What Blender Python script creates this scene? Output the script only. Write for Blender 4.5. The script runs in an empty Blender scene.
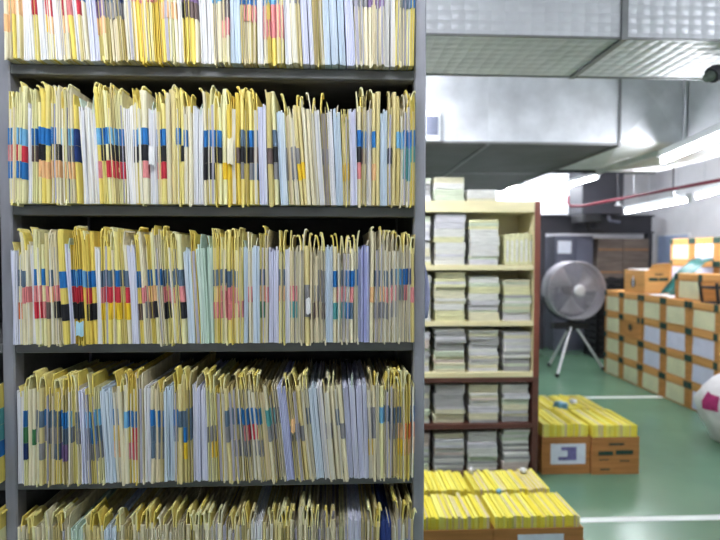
import bpy, math, random
from mathutils import Matrix, Vector
random.seed(7)
R = math.radians
SC = bpy.context.scene
COL = SC.collection

# ------------------------------------------------------------------ camera
EYE = Vector((0.0, 0.0, 1.55))
FPX = 540.0
YAW, PITCH, ROLL = 2.65, 1.74, -0.09
CAMROT = (Matrix.Rotation(R(-YAW), 3, 'Z') @ Matrix.Rotation(R(90 - PITCH), 3, 'X') @ Matrix.Rotation(R(-ROLL), 3, 'Z'))
cam_d = bpy.data.cameras.new('camera')
cam_d.sensor_width = 36.0
cam_d.lens = FPX / 720 * 36
cam_d.dof.use_dof = True
cam_d.dof.focus_distance = 1.21
cam_d.dof.aperture_fstop = 3.0
cam_d.clip_start = 0.05
cam = bpy.data.objects.new('camera', cam_d)
cam.matrix_world = Matrix.Translation(EYE) @ CAMROT.to_4x4()
COL.objects.link(cam)
SC.camera = cam

# ------------------------------------------------------------------ view and world
SC.view_settings.view_transform = 'Standard'
SC.view_settings.look = 'None'
SC.view_settings.exposure = 0.8
SC.view_settings.gamma = 1.0
SC.view_settings.use_curve_mapping = False
W = bpy.data.worlds.new('world')
SC.world = W
W.use_nodes = True
W.node_tree.nodes['Background'].inputs[0].default_value = (0.8, 0.85, 0.9, 1)
W.node_tree.nodes['Background'].inputs[1].default_value = 0.05
TUBE = 62.0          # brightness of the fluorescent tubes


def at(px, py, Y):
    """point of the place seen at a pixel of the 720x540 frame, at depth Y"""
    d = CAMROT @ Vector(((px - 360) / FPX, -(py - 270) / FPX, -1))
    return EYE + d * (Y / d.y)


def on_plane(px, py, z):
    """point of the place seen at a pixel, at height z"""
    d = CAMROT @ Vector(((px - 360) / FPX, -(py - 270) / FPX, -1))
    return EYE + d * ((z - EYE.z) / d.z)


# ------------------------------------------------------------------ mesh helpers
class MB:
    def __init__(s):
        s.v, s.f = [], []

    def add(s, vs, fs):
        n = len(s.v)
        s.v += [tuple(p) for p in vs]
        s.f += [tuple(i + n for i in q) for q in fs]
        return s

    def box(s, a, b):
        x0, y0, z0 = a
        x1, y1, z1 = b
        return s.add([(x0, y0, z0), (x1, y0, z0), (x1, y1, z0), (x0, y1, z0), (x0, y0, z1), (x1, y0, z1), (x1, y1, z1), (x0, y1, z1)],
                     [(0, 3, 2, 1), (4, 5, 6, 7), (0, 1, 5, 4), (1, 2, 6, 5), (2, 3, 7, 6), (3, 0, 4, 7)])

    def bevbox(s, a, b, r):
        """box with chamfered vertical and horizontal edges"""
        x0, y0, z0 = a
        x1, y1, z1 = b
        def ring(z, i):
            return [(x0 + i + r, y0 + i, z), (x1 - i - r, y0 + i, z), (x1 - i, y0 + i + r, z), (x1 - i, y1 - i - r, z),
                    (x1 - i - r, y1 - i, z), (x0 + i + r, y1 - i, z), (x0 + i, y1 - i - r, z), (x0 + i, y0 + i + r, z)]
        vs = ring(z0, r) + ring(z0 + r, 0) + ring(z1 - r, 0) + ring(z1, r)
        fs = [tuple(reversed(range(8))), tuple(range(24, 32))]
        for k in range(3):
            for i in range(8):
                j = (i + 1) % 8
                fs.append((k * 8 + i, k * 8 + j, k * 8 + 8 + j, k * 8 + 8 + i))
        return s.add(vs, fs)

    def extrude(s, sec, levels):
        """closed xy section carried up through levels (z, dx, sx, dy)"""
        n = len(sec)
        vs, fs = [], []
        for (z, dx, sx, dy) in levels:
            vs += [(x * sx + dx, y + dy, z) for x, y in sec]
        m = len(levels)
        for k in range(m - 1):
            for i in range(n):
                j = (i + 1) % n
                fs.append((k * n + i, k * n + j, (k + 1) * n + j, (k + 1) * n + i))
        fs.append(tuple(reversed(range(n))))
        fs.append(tuple(range((m - 1) * n, m * n)))
        return s.add(vs, fs)

    def ribbon(s, pts, y0, y1, t, taper=0.0):
        """thin leaf: xz polyline with thickness t carried from y0 to y1"""
        vs, fs = [], []
        n = len(pts)
        for i, (x, z) in enumerate(pts):
            a = pts[max(i - 1, 0)]
            b = pts[min(i + 1, n - 1)]
            dx, dz = b[0] - a[0], b[1] - a[1]
            L = math.hypot(dx, dz) or 1
            nx, nz = dz / L * t / 2, -dx / L * t / 2
            yb = y1 - (y1 - y0) * taper * i / max(n - 1, 1)
            vs += [(x - nx, y0, z - nz), (x + nx, y0, z + nz), (x + nx, yb, z + nz), (x - nx, yb, z - nz)]
        for i in range(n - 1):
            a, b = i * 4, i * 4 + 4
            for k in range(4):
                l = (k + 1) % 4
                fs.append((a + k, a + l, b + l, b + k))
        fs.append((3, 2, 1, 0))
        e = (n - 1) * 4
        fs.append((e, e + 1, e + 2, e + 3))
        return s.add(vs, fs)

    def tube(s, pts, r, seg=8, closed=False):
        pts = [Vector(p) for p in pts]
        n = len(pts)
        vs, fs = [], []
        up = Vector((0.13, 0.27, 0.95))
        for i, p in enumerate(pts):
            if closed:
                d = pts[(i + 1) % n] - pts[i - 1]
            else:
                d = pts[min(i + 1, n - 1)] - pts[max(i - 1, 0)]
            d.normalize()
            u = d.cross(up)
            if u.length < 1e-3:
                u = d.cross(Vector((1, 0, 0)))
            u.normalize()
            w = d.cross(u)
            rr = r[i] if isinstance(r, (list, tuple)) else r
            for k in range(seg):
                a = 2 * math.pi * k / seg
                vs.append(p + u * math.cos(a) * rr + w * math.sin(a) * rr)
        m = n if closed else n - 1
        for i in range(m):
            a, b = i * seg, ((i + 1) % n) * seg
            for k in range(seg):
                l = (k + 1) % seg
                fs.append((a + k, a + l, b + l, b + k))
        if not closed:
            fs.append(tuple(reversed(range(seg))))
            fs.append(tuple(range((n - 1) * seg, n * seg)))
        return s.add(vs, fs)

    def mesh(s, name):
        me = bpy.data.meshes.new(name)
        me.from_pydata(s.v, [], s.f)
        me.update()
        return me

    def build(s, name, mat, parent=None, smooth=False, me=None):
        me = me or s.mesh(name)
        if not me.materials:
            me.materials.append(mat)
        if smooth:
            for p in me.polygons:
                p.use_smooth = True
        o = bpy.data.objects.new(name, me)
        COL.objects.link(o)
        if parent:
            o.parent = parent
        return o


def share(name, me, parent, loc=(0, 0, 0), rot=(0, 0, 0)):
    o = bpy.data.objects.new(name, me)
    COL.objects.link(o)
    o.parent = parent
    o.location = loc
    o.rotation_euler = rot
    return o


def tag(o, label, cat, group=None):
    o['label'] = label
    o['category'] = cat
    if group:
        o['group'] = group
    return o


def thing(name, label, cat, loc=(0, 0, 0), rot=(0, 0, 0), group=None):
    o = bpy.data.objects.new(name, None)
    o.empty_display_size = 0.05
    COL.objects.link(o)
    o.location = loc
    o.rotation_euler = rot
    return tag(o, label, cat, group)


def struct(o):
    o['kind'] = 'structure'
    return o


def nth(k):
    if 10 <= k % 100 <= 20:
        return '%dth' % k
    return '%d%s' % (k, {1: 'st', 2: 'nd', 3: 'rd'}.get(k % 10, 'th'))


# ------------------------------------------------------------------ materials
def srgb(r, g, b):
    f = lambda c: c / 12.92 if c <= 0.04045 else ((c + 0.055) / 1.055) ** 2.4
    return (f(r / 255), f(g / 255), f(b / 255))


def mat(name, rgb, rough=0.6, metal=0.0, var=0.12, scale=(20, 20, 20), bump=0.0, bscale=None, spec=0.5, detail=3.0, alpha=None):
    """principled surface; colour varied by noise in object space, shifted per object"""
    m = bpy.data.materials.new(name)
    m.use_nodes = True
    nt = m.node_tree
    b = nt.nodes['Principled BSDF']
    b.inputs['Roughness'].default_value = rough
    b.inputs['Metallic'].default_value = metal
    b.inputs['Specular IOR Level'].default_value = spec
    c = srgb(*rgb)
    tc = nt.nodes.new('ShaderNodeTexCoord')
    mp = nt.nodes.new('ShaderNodeMapping')
    mp.inputs['Scale'].default_value = scale
    nt.links.new(tc.outputs['Object'], mp.inputs['Vector'])
    oi = nt.nodes.new('ShaderNodeObjectInfo')
    mul = nt.nodes.new('ShaderNodeMath')
    mul.operation = 'MULTIPLY'
    mul.inputs[1].default_value = 37.0
    nt.links.new(oi.outputs['Random'], mul.inputs[0])
    no = nt.nodes.new('ShaderNodeTexNoise')
    no.noise_dimensions = '4D'
    no.inputs['Scale'].default_value = 1.0
    no.inputs['Detail'].default_value = detail
    nt.links.new(mp.outputs[0], no.inputs['Vector'])
    nt.links.new(mul.outputs[0], no.inputs['W'])
    rp = nt.nodes.new('ShaderNodeValToRGB')
    rp.color_ramp.elements[0].position = 0.3
    rp.color_ramp.elements[1].position = 0.7
    lo = tuple(max(0, x * (1 - 2 * var)) for x in c)
    hi = tuple(min(1, x * (1 + var)) for x in c)
    rp.color_ramp.elements[0].color = lo + (1,)
    rp.color_ramp.elements[1].color = hi + (1,)
    nt.links.new(no.outputs['Fac'], rp.inputs['Fac'])
    nt.links.new(rp.outputs['Color'], b.inputs['Base Color'])
    if bump:
        bp = nt.nodes.new('ShaderNodeBump')
        bp.inputs['Strength'].default_value = bump
        bp.inputs['Distance'].default_value = 0.004
        if bscale:
            mp2 = nt.nodes.new('ShaderNodeMapping')
            mp2.inputs['Scale'].default_value = bscale
            nt.links.new(tc.outputs['Object'], mp2.inputs['Vector'])
            n2 = nt.nodes.new('ShaderNodeTexNoise')
            n2.inputs['Scale'].default_value = 1.0
            nt.links.new(mp2.outputs[0], n2.inputs['Vector'])
            nt.links.new(n2.outputs['Fac'], bp.inputs['Height'])
        else:
            nt.links.new(no.outputs['Fac'], bp.inputs['Height'])
        nt.links.new(bp.outputs[0], b.inputs['Normal'])
    return m


def emit(name, rgb, strength):
    m = bpy.data.materials.new(name)
    m.use_nodes = True
    nt = m.node_tree
    nt.nodes.clear()
    e = nt.nodes.new('ShaderNodeEmission')
    e.inputs[0].default_value = srgb(*rgb) + (1,)
    e.inputs[1].default_value = strength
    o = nt.nodes.new('ShaderNodeOutputMaterial')
    nt.links.new(e.outputs[0], o.inputs[0])
    return m


PAPER = (420, 60, 5)     # streaks that run up the paper edges
M = {}
for k, rgb in dict(y=(250, 230, 146), y2=(248, 222, 116), y3=(248, 238, 184), o=(242, 214, 104), o2=(236, 206, 92), t=(226, 209, 150), t2=(208, 190, 126), t3=(230, 218, 182),
                   c=(243, 233, 202), c2=(236, 225, 192), w=(242, 240, 240), w2=(232, 232, 238), w3=(246, 240, 232), l=(230, 230, 246), l2=(220, 221, 242),
                   b=(222, 232, 242), b2=(212, 226, 240), g=(220, 236, 222), g2=(206, 226, 212), v=(186, 190, 236), v2=(200, 204, 238), q=(60, 80, 150), q2=(70, 90, 160)).items():
    M['p_' + k] = mat('paper_' + k, rgb, 0.75, var=0.12, scale=PAPER, bump=0.25, spec=0.2)
M['sheet'] = mat('sheet_white', (236, 230, 214), 0.8, var=0.2, scale=(1400, 60, 4), bump=0.4, spec=0.15)
M['sheet2'] = mat('sheet_cream', (232, 216, 180), 0.8, var=0.2, scale=(1400, 60, 4), bump=0.4, spec=0.15)
M['sheet3'] = mat('sheet_grey', (186, 182, 198), 0.8, var=0.2, scale=(1400, 60, 4), bump=0.4, spec=0.15)
BANDS = dict(B=('blue', (44, 118, 186)), L=('light blue', (122, 184, 222)), N=('navy', (36, 58, 112)), K=('black', (38, 38, 42)), R=('red', (206, 56, 70)),
             P=('pink', (228, 142, 142)), A=('peach', (244, 192, 138)), O=('orange', (232, 122, 60)), G=('grey', (142, 140, 142)), S=('slate', (96, 116, 136)),
             E=('green', (70, 130, 84)), T=('teal', (88, 160, 160)), Y=('deep yellow', (240, 200, 50)), U=('purple', (132, 104, 150)), D=('brown', (110, 92, 88)))
for k, (n, rgb) in BANDS.items():
    M['b_' + k] = mat('band_' + n.replace(' ', '_'), rgb, 0.55, var=0.14, scale=(300, 60, 30), spec=0.3)
M['steel'] = mat('rack_steel', (150, 150, 158), 0.45, 0.25, var=0.12, scale=(30, 30, 6), bump=0.08)
M['steel_dark'] = mat('shelf_steel', (112, 112, 112), 0.5, 0.2, var=0.15, scale=(8, 30, 30), bump=0.06)
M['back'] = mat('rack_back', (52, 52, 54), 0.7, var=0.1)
M['card'] = mat('cardboard', (204, 144, 84), 0.8, var=0.12, scale=(4, 4, 60), bump=0.1, spec=0.2)
M['card_lid'] = mat('cardboard_lid', (222, 164, 100), 0.8, var=0.1, scale=(4, 4, 60), spec=0.2)
M['card_dark'] = mat('cardboard_brown', (180, 124, 72), 0.8, var=0.12, scale=(4, 4, 60), spec=0.2)
M['card_grey'] = mat('cardboard_shade_toned', (120, 108, 100), 0.85, var=0.15, scale=(4, 4, 30), spec=0.2)  # brown cardboard with the shade put into its colour
M['green_print'] = mat('green_print', (30, 66, 54), 0.6, var=0.2, scale=(40, 40, 40))
M['dark_print'] = mat('dark_print', (72, 70, 50), 0.7, var=0.2, scale=(60, 60, 60))
M['purple_print'] = mat('purple_print', (120, 112, 168), 0.7, var=0.2, scale=(60, 60, 60))
M['yfold'] = mat('yellow_folder', (250, 234, 96), 0.7, var=0.08, scale=(200, 8, 8), spec=0.2)
M['yfold2'] = mat('yellow_folder_deep', (252, 230, 80), 0.7, var=0.1, scale=(200, 8, 8), spec=0.2)
M['yfold3'] = mat('yellow_folder_pale', (255, 244, 136), 0.7, var=0.08, scale=(200, 8, 8), spec=0.2)
M['white_paint'] = mat('white_paint', (236, 236, 240), 0.6, var=0.05, scale=(3, 3, 3))
M['ceiling_paint'] = mat('ceiling_paint', (226, 228, 232), 0.8, var=0.06, scale=(2, 2, 2))
M['line_paint'] = mat('line_paint', (236, 240, 236), 0.4, var=0.08, scale=(6, 30, 6))
M['floor'] = mat('green_epoxy', (104, 140, 114), 0.22, var=0.12, scale=(1.1, 1.1, 1.1), bump=0.02, bscale=(40, 40, 40), detail=5)
M['metal'] = mat('galvanised', (236, 237, 242), 0.34, 0.12, var=0.12, scale=(5, 5, 5), bump=0.05, bscale=(2.5, 2.5, 2.5), detail=6)
M['metal_dull'] = mat('galvanised_dull', (150, 150, 152), 0.45, 0.7, var=0.14, scale=(4, 4, 4), detail=6)
M['metal_shade'] = mat('shade_toned_sheet_metal', (92, 92, 94), 0.5, 0.4, var=0.14, scale=(4, 4, 4), detail=6)  # duct metal with underside shade put into the colour
M['cream'] = mat('cream_laminate', (232, 220, 176), 0.5, var=0.06, scale=(3, 3, 20))
M['brown'] = mat('red_brown_wood', (126, 66, 50), 0.5, var=0.15, scale=(20, 20, 3))
M['brown_dark'] = mat('dark_brown_wood', (96, 58, 48), 0.5, var=0.15, scale=(4, 20, 20))
M['dark'] = mat('dark_grey_paint', (58, 58, 66), 0.6, var=0.12, scale=(3, 3, 3))
M['locker'] = mat('locker_grey', (92, 94, 110), 0.5, var=0.08, scale=(3, 3, 3))
M['black'] = mat('black_plastic', (28, 28, 32), 0.5, var=0.2)
M['fan_wire'] = mat('fan_wire', (184, 180, 188), 0.4, 0.4, var=0.05)
M['fan_blade'] = mat('fan_blade', (172, 168, 176), 0.4, 0.3, var=0.05)
M['fan_leg'] = mat('fan_leg', (206, 206, 210), 0.35, 0.4, var=0.05)
M['red_pipe'] = mat('red_pipe', (146, 42, 66), 0.4, var=0.08)
M['lamp_body'] = mat('lamp_body', (236, 238, 242), 0.4, var=0.03)
M['teal_cloth'] = mat('teal_plastic', (34, 104, 100), 0.35, var=0.2, scale=(12, 12, 12))
M['blue_plastic'] = mat('blue_plastic', (112, 176, 206), 0.35, var=0.25, scale=(30, 30, 30))
M['lav'] = mat('lavender_cloth', (176, 178, 216), 0.8, var=0.1, scale=(40, 40, 8))
M['sack'] = mat('white_sack', (232, 228, 230), 0.45, var=0.08, scale=(9, 9, 9), bump=0.3)
M['magenta'] = mat('magenta_print', (178, 44, 112), 0.45, var=0.25, scale=(16, 16, 16))
M['grey_panel'] = mat('grey_panel', (104, 108, 126), 0.5, var=0.08)
M['tube'] = emit('fluorescent_tube', (244, 248, 255), TUBE)


def foil():
    m = mat('embossed_foil', (222, 222, 228), 0.42, 0.2, var=0.06, scale=(4, 4, 4))
    nt = m.node_tree
    b = nt.nodes['Principled BSDF']
    tc = nt.nodes.new('ShaderNodeTexCoord')
    mp = nt.nodes.new('ShaderNodeMapping')
    mp.inputs['Scale'].default_value = (19, 19, 27)
    mp.inputs['Rotation'].default_value = (0.05, 0.0, 0.0)
    nt.links.new(tc.outputs['Object'], mp.inputs['Vector'])
    v = nt.nodes.new('ShaderNodeTexVoronoi')
    v.inputs['Scale'].default_value = 1.0
    v.inputs['Randomness'].default_value = 0.12
    nt.links.new(mp.outputs[0], v.inputs['Vector'])
    bp = nt.nodes.new('ShaderNodeBump')
    bp.inputs['Strength'].default_value = 0.7
    bp.inputs['Distance'].default_value = 0.012
    bp.invert = True
    nt.links.new(v.outputs['Distance'], bp.inputs['Height'])
    nt.links.new(bp.outputs[0], b.inputs['Normal'])
    return m


def printed(name, rgb, ink, rows, amount):
    """paper label with rows of small print"""
    m = mat(name, rgb, 0.7, var=0.05, scale=(8, 8, 8), spec=0.2)
    nt = m.node_tree
    b = nt.nodes['Principled BSDF']
    src = b.inputs['Base Color'].links[0].from_socket
    tc = nt.nodes.new('ShaderNodeTexCoord')
    mp = nt.nodes.new('ShaderNodeMapping')
    mp.inputs['Scale'].default_value = (60, 60, rows)
    nt.links.new(tc.outputs['Object'], mp.inputs['Vector'])
    br = nt.nodes.new('ShaderNodeTexNoise')
    br.inputs['Scale'].default_value = 1.0
    nt.links.new(mp.outputs[0], br.inputs['Vector'])
    sp = nt.nodes.new('ShaderNodeSeparateXYZ')
    nt.links.new(tc.outputs['Object'], sp.inputs[0])
    s = nt.nodes.new('ShaderNodeMath'); s.operation = 'SINE'
    k = nt.nodes.new('ShaderNodeMath'); k.operation = 'MULTIPLY'; k.inputs[1].default_value = rows * 6.28
    nt.links.new(sp.outputs['Z'], k.inputs[0]); nt.links.new(k.outputs[0], s.inputs[0])
    mu = nt.nodes.new('ShaderNodeMath'); mu.operation = 'MULTIPLY'
    nt.links.new(s.outputs[0], mu.inputs[0]); nt.links.new(br.outputs['Fac'], mu.inputs[1])
    gt = nt.nodes.new('ShaderNodeMath'); gt.operation = 'GREATER_THAN'; gt.inputs[1].default_value = 0.28
    nt.links.new(mu.outputs[0], gt.inputs[0])
    am = nt.nodes.new('ShaderNodeMath'); am.operation = 'MULTIPLY'; am.inputs[1].default_value = amount
    nt.links.new(gt.outputs[0], am.inputs[0])
    mx = nt.nodes.new('ShaderNodeMix'); mx.data_type = 'RGBA'
    nt.links.new(am.outputs[0], mx.inputs[0])
    nt.links.new(src, mx.inputs[6])
    mx.inputs[7].default_value = srgb(*ink) + (1,)
    nt.links.new(mx.outputs[2], b.inputs['Base Color'])
    return m


M['foil'] = foil()
M['lab_cream'] = printed('label_cream', (236, 232, 196), (110, 120, 90), 40, 0.35)
M['lab_white'] = printed('label_white', (232, 232, 250), (110, 110, 190), 40, 0.35)
M['lab_plain'] = mat('label_plain', (224, 228, 240), 0.6, var=0.04)

# ================================================================== setting
HC = 2.9
X0, X1, Y0, Y1 = -2.4, 5.35, -1.6, 9.0
struct(MB().box((X0, Y0, -0.1), (X1, Y1, 0)).build('floor', M['floor']))
fl = bpy.data.objects['floor']
for (py, wd) in ((519, 0.055), (397, 0.07)):
    p = at(650, py, 1)
    d = p - EYE
    Y = (0 - EYE.z) / d.z
    xa, xb = (0.6, X1) if py > 450 else (1.0, 3.55)
    MB().box((xa, Y - wd / 2, 0.0005), (xb, Y + wd / 2, 0.002)).build('floor_line', M['line_paint'], fl)
struct(MB().box((X0, Y0, HC), (X1, Y1, HC + 0.1)).build('ceiling', M['ceiling_paint']))
struct(MB().box((X0, Y1, 0), (X1, Y1 + 0.1, HC)).build('wall_back', M['white_paint']))
struct(MB().box((X1, Y0, 0), (X1 + 0.1, Y1, HC)).build('wall_right', M['white_paint']))
struct(MB().box((X0 - 0.1, Y0, 0), (X0, Y1, HC)).build('wall_left', M['white_paint']))
struct(MB().box((X0, Y0 - 0.1, 0), (X1, Y0, HC)).build('wall_front', M['white_paint']))

# ================================================================== filing rack
YF = 1.215                                      # front edge of the shelves
OVER = 0.028                                    # folders stand out in front of the shelves
XL, XR = -0.702, 0.1775                         # inner faces of the uprights
UP = 0.026
SH = [EYE.z + q for q in (0.4105, 0.1058, -0.1975, -0.503)]
pitch = (SH[0] - SH[3]) / 3
SH += [SH[3] - pitch, SH[3] - 2 * pitch, SH[3] - 3 * pitch]
DEPTH = 0.40


def rack(name, label, x0, x1, sides):
    t = thing(name, label, 'rack', ((x0 + x1) / 2, YF, 0))
    cx = (x0 + x1) / 2
    for s in sides:
        xa = x0 - UP if s < 0 else x1
        MB().bevbox((xa - cx, -0.004, 0), (xa + UP - cx, 0.035, 2.42), 0.003).build('front_post', M['steel'], t)
        MB().box((xa + 0.006 - cx, 0.035, 0.02), (xa + UP - 0.006 - cx, DEPTH - 0.03, 2.40)).build('side_panel', M['steel_dark'], t)
        MB().bevbox((xa - cx, DEPTH - 0.03, 0), (xa + UP - cx, DEPTH, 2.42), 0.003).build('rear_post', M['steel'], t)
    for z in SH:
        b = MB()
        b.box((x0 - cx, 0.002, z - 0.004), (x1 - cx, DEPTH - 0.03, z - 0.0005))
        b.bevbox((x0 - cx, 0.0, z - 0.023), (x1 - cx, 0.012, z - 0.0005), 0.002)
        b.box((x0 - cx, 0.012, z - 0.023), (x1 - cx, 0.03, z - 0.019))
        b.build('shelf', M['steel_dark'], t)
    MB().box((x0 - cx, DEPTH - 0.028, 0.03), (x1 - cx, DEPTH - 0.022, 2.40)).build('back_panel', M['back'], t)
    return t


rack('filing_rack', 'large grey steel filing rack packed with rows of folders in the foreground', XL, XR, (-1, 1))
rack('filing_rack', 'neighbouring grey steel rack bay at the left edge of the picture', XL - UP - 0.9, XL - UP, (-1,))

HEIGHT = dict(tall=(0.237, 0.250), low=(0.207, 0.217))
ROWNAME = ['first', 'second', 'third', 'fourth', 'fifth']
TONE = dict(y='yellow', o='deep yellow', t='tan', c='cream', w='white', l='lavender white', b='pale blue', g='pale green', v='lavender', q='dark blue')
FOLD = 'yotc'


def lean_at(prof, px):
    for (a, la), (b, lb) in zip(prof, prof[1:]):
        if px <= b:
            return la + (lb - la) * max(0, (px - a)) / (b - a)
    return prof[-1][1]


def folder(x, z, w, tone, bands, lean, tall, label, group):
    rnd = random.random
    t = thing('file_folder', label, 'folder', (x, YF - OVER + random.uniform(-0.005, 0.004), z), (0, R(lean), 0), group)
    h = random.uniform(*HEIGHT['tall' if tall else 'low'])
    ph, am = rnd() * 6.28, random.uniform(0.0003, 0.0009)
    warp = lambda zz: am * math.sin(zz * random_k + ph)
    random_k = random.uniform(15, 40)
    droop = -random.uniform(0.002, 0.007) if rnd() < 0.25 else 0
    cm = M['p_' + tone + random.choice(['', '', '2', '3', '3'] if tone in 'yt' else ['', '2'])]
    zs = [0, 0.05, 0.1, 0.15, 0.185, h - 0.028, h - 0.012, h]
    fl = random.uniform(-0.003, 0.003) if tall else 0
    flare = lambda zz: fl * max(0, (zz - h + 0.03) / 0.03) ** 2
    D = random.uniform(0.28, 0.31)
    spine = rnd() < 0.28
    b = MB()
    if spine:
        hw = w / 2
        tk = 0.0011
        r = min(0.004, w * 0.45)
        sec = [(-hw, D), (-hw, r), (-hw * 0.55, 0.0006), (hw * 0.55, 0), (hw, r), (hw, D), (hw - tk, D), (hw - tk, r + tk), (-hw + tk, r + tk), (-hw + tk, D)]
        opn = 1 + (0.35 if tall else 0.1) * rnd()
        lv = [(zz, warp(zz) + flare(zz), 1 + (opn - 1) * max(0, (zz - h + 0.03) / 0.03), 0) for zz in zs]
        b.extrude(sec, lv)
        n = len(sec)
        if droop:
            for i in (2, 3):
                b.v[i] = (b.v[i][0], b.v[i][1], b.v[i][2] + droop)
        b.build('cover', cm, t)
        leafx = [(-hw, tk), (hw, tk)]
    else:
        tk = min(random.uniform(0.0010, 0.0017), w * 0.27)
        xs = [-w / 2 + tk / 2, w / 2 - tk / 2]
        leafx = []
        for i, xx in enumerate(xs):
            f2 = fl + (1 if i else -1) * random.uniform(0, 0.003) * tall
            pts = [(xx + warp(zz) + f2 * max(0, (zz - h + 0.03) / 0.03) ** 2, zz + (droop if k == 0 else 0) * 0) for k, zz in enumerate(zs)]
            b.ribbon(pts, random.uniform(0, 0.003), D, tk)
            leafx.append((xx, tk))
        if w > 0.0065:      # a divider leaf between the covers
            xd = random.uniform(-0.15, 0.15) * w
            b.ribbon([(xd + warp(zz), zz) for zz in zs[:5] + [h - random.uniform(0.002, 0.012)]], random.uniform(0, 0.003), D, 0.0009)
        if rnd() < 0.4:
            xx = random.choice(xs)
            s_ = random.choice([-1, 1])
            b.ribbon([(xx + warp(0), 0.008), (xx + s_ * 0.0006, 0.001), (xx + s_ * 0.0016, -random.uniform(0.003, 0.0065))], 0.0, 0.019, random.uniform(0.0022, 0.0036))
        b.build('cover', cm, t)
    # sheets held in the folder
    hs = h - random.uniform(0.006, 0.016) - (0.022 if tall else 0)
    iw = w / 2 - tk - 0.0002
    if iw > 0.0006:
        s = MB()
        k = 2 if iw > 0.002 else 1
        for i in range(k):
            xa, xb = -iw + 2 * iw * i / k, -iw + 2 * iw * (i + 1) / k - 0.0001
            y0 = 0.006 if spine else random.choice([random.uniform(-0.002, 0.004), random.uniform(0.006, 0.016)])
            s.extrude([(xa, y0), (xb, y0 + 0.0006), (xb, D - 0.01), (xa, D - 0.01)], [(zz, warp(zz), 1, 0) for zz in (0.001, 0.05, 0.1, 0.15, 0.18, hs - random.uniform(0, 0.005))])
        s.build('sheets', random.choice([M['sheet'], M['sheet'], M['sheet2'], M['sheet3'], M['sheet3']]), t)
    # colour bands wrapped round the edge
    lev = [(0.1255, 0.1610), (0.0910, 0.1250), (0.0545, 0.0905)]
    jz = random.uniform(-0.0035, 0.0035)
    for (za, zb), c in zip(lev, bands):
        if c == '-':
            continue
        q = MB()
        za, zb = za + jz, zb + jz
        if spine:
            e = 0.0004
            sec = [(-hw - e, 0.02), (-hw - e, r - e), (-hw * 0.57, -e), (hw * 0.57, -e - 0.0006), (hw + e, r - e), (hw + e, 0.02)]
            q.extrude(sec, [(zz, warp(zz), 1, 0) for zz in (za, (za + zb) / 2, zb)])
        else:
            for xx, tk_ in leafx:
                q.ribbon([(xx + warp(zz), zz) for zz in (za, (za + zb) / 2, zb)], -0.0008, 0.03, tk_ + 0.0005)
        q.build('colour_band', M['b_' + c], t)
    # tabs curling above the edge
    ntab = random.choice([1, 2, 2]) if not tall else random.choice([0, 1, 1])
    if not tall and rnd() < 0.35:
        ntab = 0
    for i in range(ntab):
        xx = leafx[i % 2][0] * 0.8
        H = random.uniform(0.016, 0.034) if not tall else random.uniform(0.004, 0.010)
        s = random.choice([-1, 1]) if ntab == 1 or rnd() < 0.3 else (-1, 1)[i % 2]
        a = random.uniform(0.001, 0.0055)
        base = h - 0.012
        pts = [(xx + warp(base), base)]
        for j in range(1, 6):
            u = j / 5
            pts.append((xx + s * a * u ** 2.2 + warp(base), base + (H + 0.012) * u))
        if rnd() < 0.7:
            e = pts[-1]
            pts.append((e[0] + s * 0.0022, e[1] + 0.0008))
            pts.append((e[0] + s * 0.0038, e[1] - 0.0022))
        q = MB().ribbon(pts, random.uniform(0, 0.004), random.uniform(0.03, 0.12), random.uniform(0.0016, 0.0030), 0.45)
        q.build('tab', M[random.choice(['p_y', 'p_y2', 'p_y3', 'p_' + tone])], t)
    return t


def bundle(x, z, w, tone, lean, label, group):
    t = thing('paper_bundle', label, 'paper bundle', (x, YF - OVER + random.uniform(-0.004, 0.006), z), (0, R(lean), 0), group)
    n = max(2, min(5, round(w / 0.0032)))
    xa = -w / 2
    ph = random.random() * 6.28
    hb = random.uniform(0.203, 0.212)
    for i in range(n):
        ww = w / n
        h = hb + random.uniform(-0.006, 0.006)
        y0 = random.uniform(0, 0.007)
        e = min(0.0012, ww * 0.3)
        sec = [(xa + 0.0002, y0 + e), (xa + e, y0), (xa + ww - e, y0 + 0.0004), (xa + ww - 0.0002, y0 + e), (xa + ww - 0.0002, 0.29), (xa + 0.0002, 0.29)]
        am = random.uniform(0.0002, 0.0006)
        MB().extrude(sec, [(zz, am * math.sin(zz * 30 + ph), 1, 0.002 * math.sin(zz * 23 + i)) for zz in (0, 0.04, 0.08, 0.12, 0.16, 0.185, h)]) \
            .build('sheet_pack', M['p_' + tone + random.choice(['', '', '2', '3'] if tone == 'w' else ['', '2'])], t)
        xa += ww
    if random.random() < 0.35:      # a curled corner standing above the bundle
        s = random.choice([-1, 1])
        H = random.uniform(0.01, 0.028)
        pts = [(s * 0.004 * u ** 2, hb - 0.012 + (H + 0.012) * u) for u in (0, .25, .5, .75, 1)]
        MB().ribbon(pts, 0.004, 0.09, 0.0014, 0.5).build('tab', M['p_' + random.choice('ycg')], t)
    return t


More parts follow.
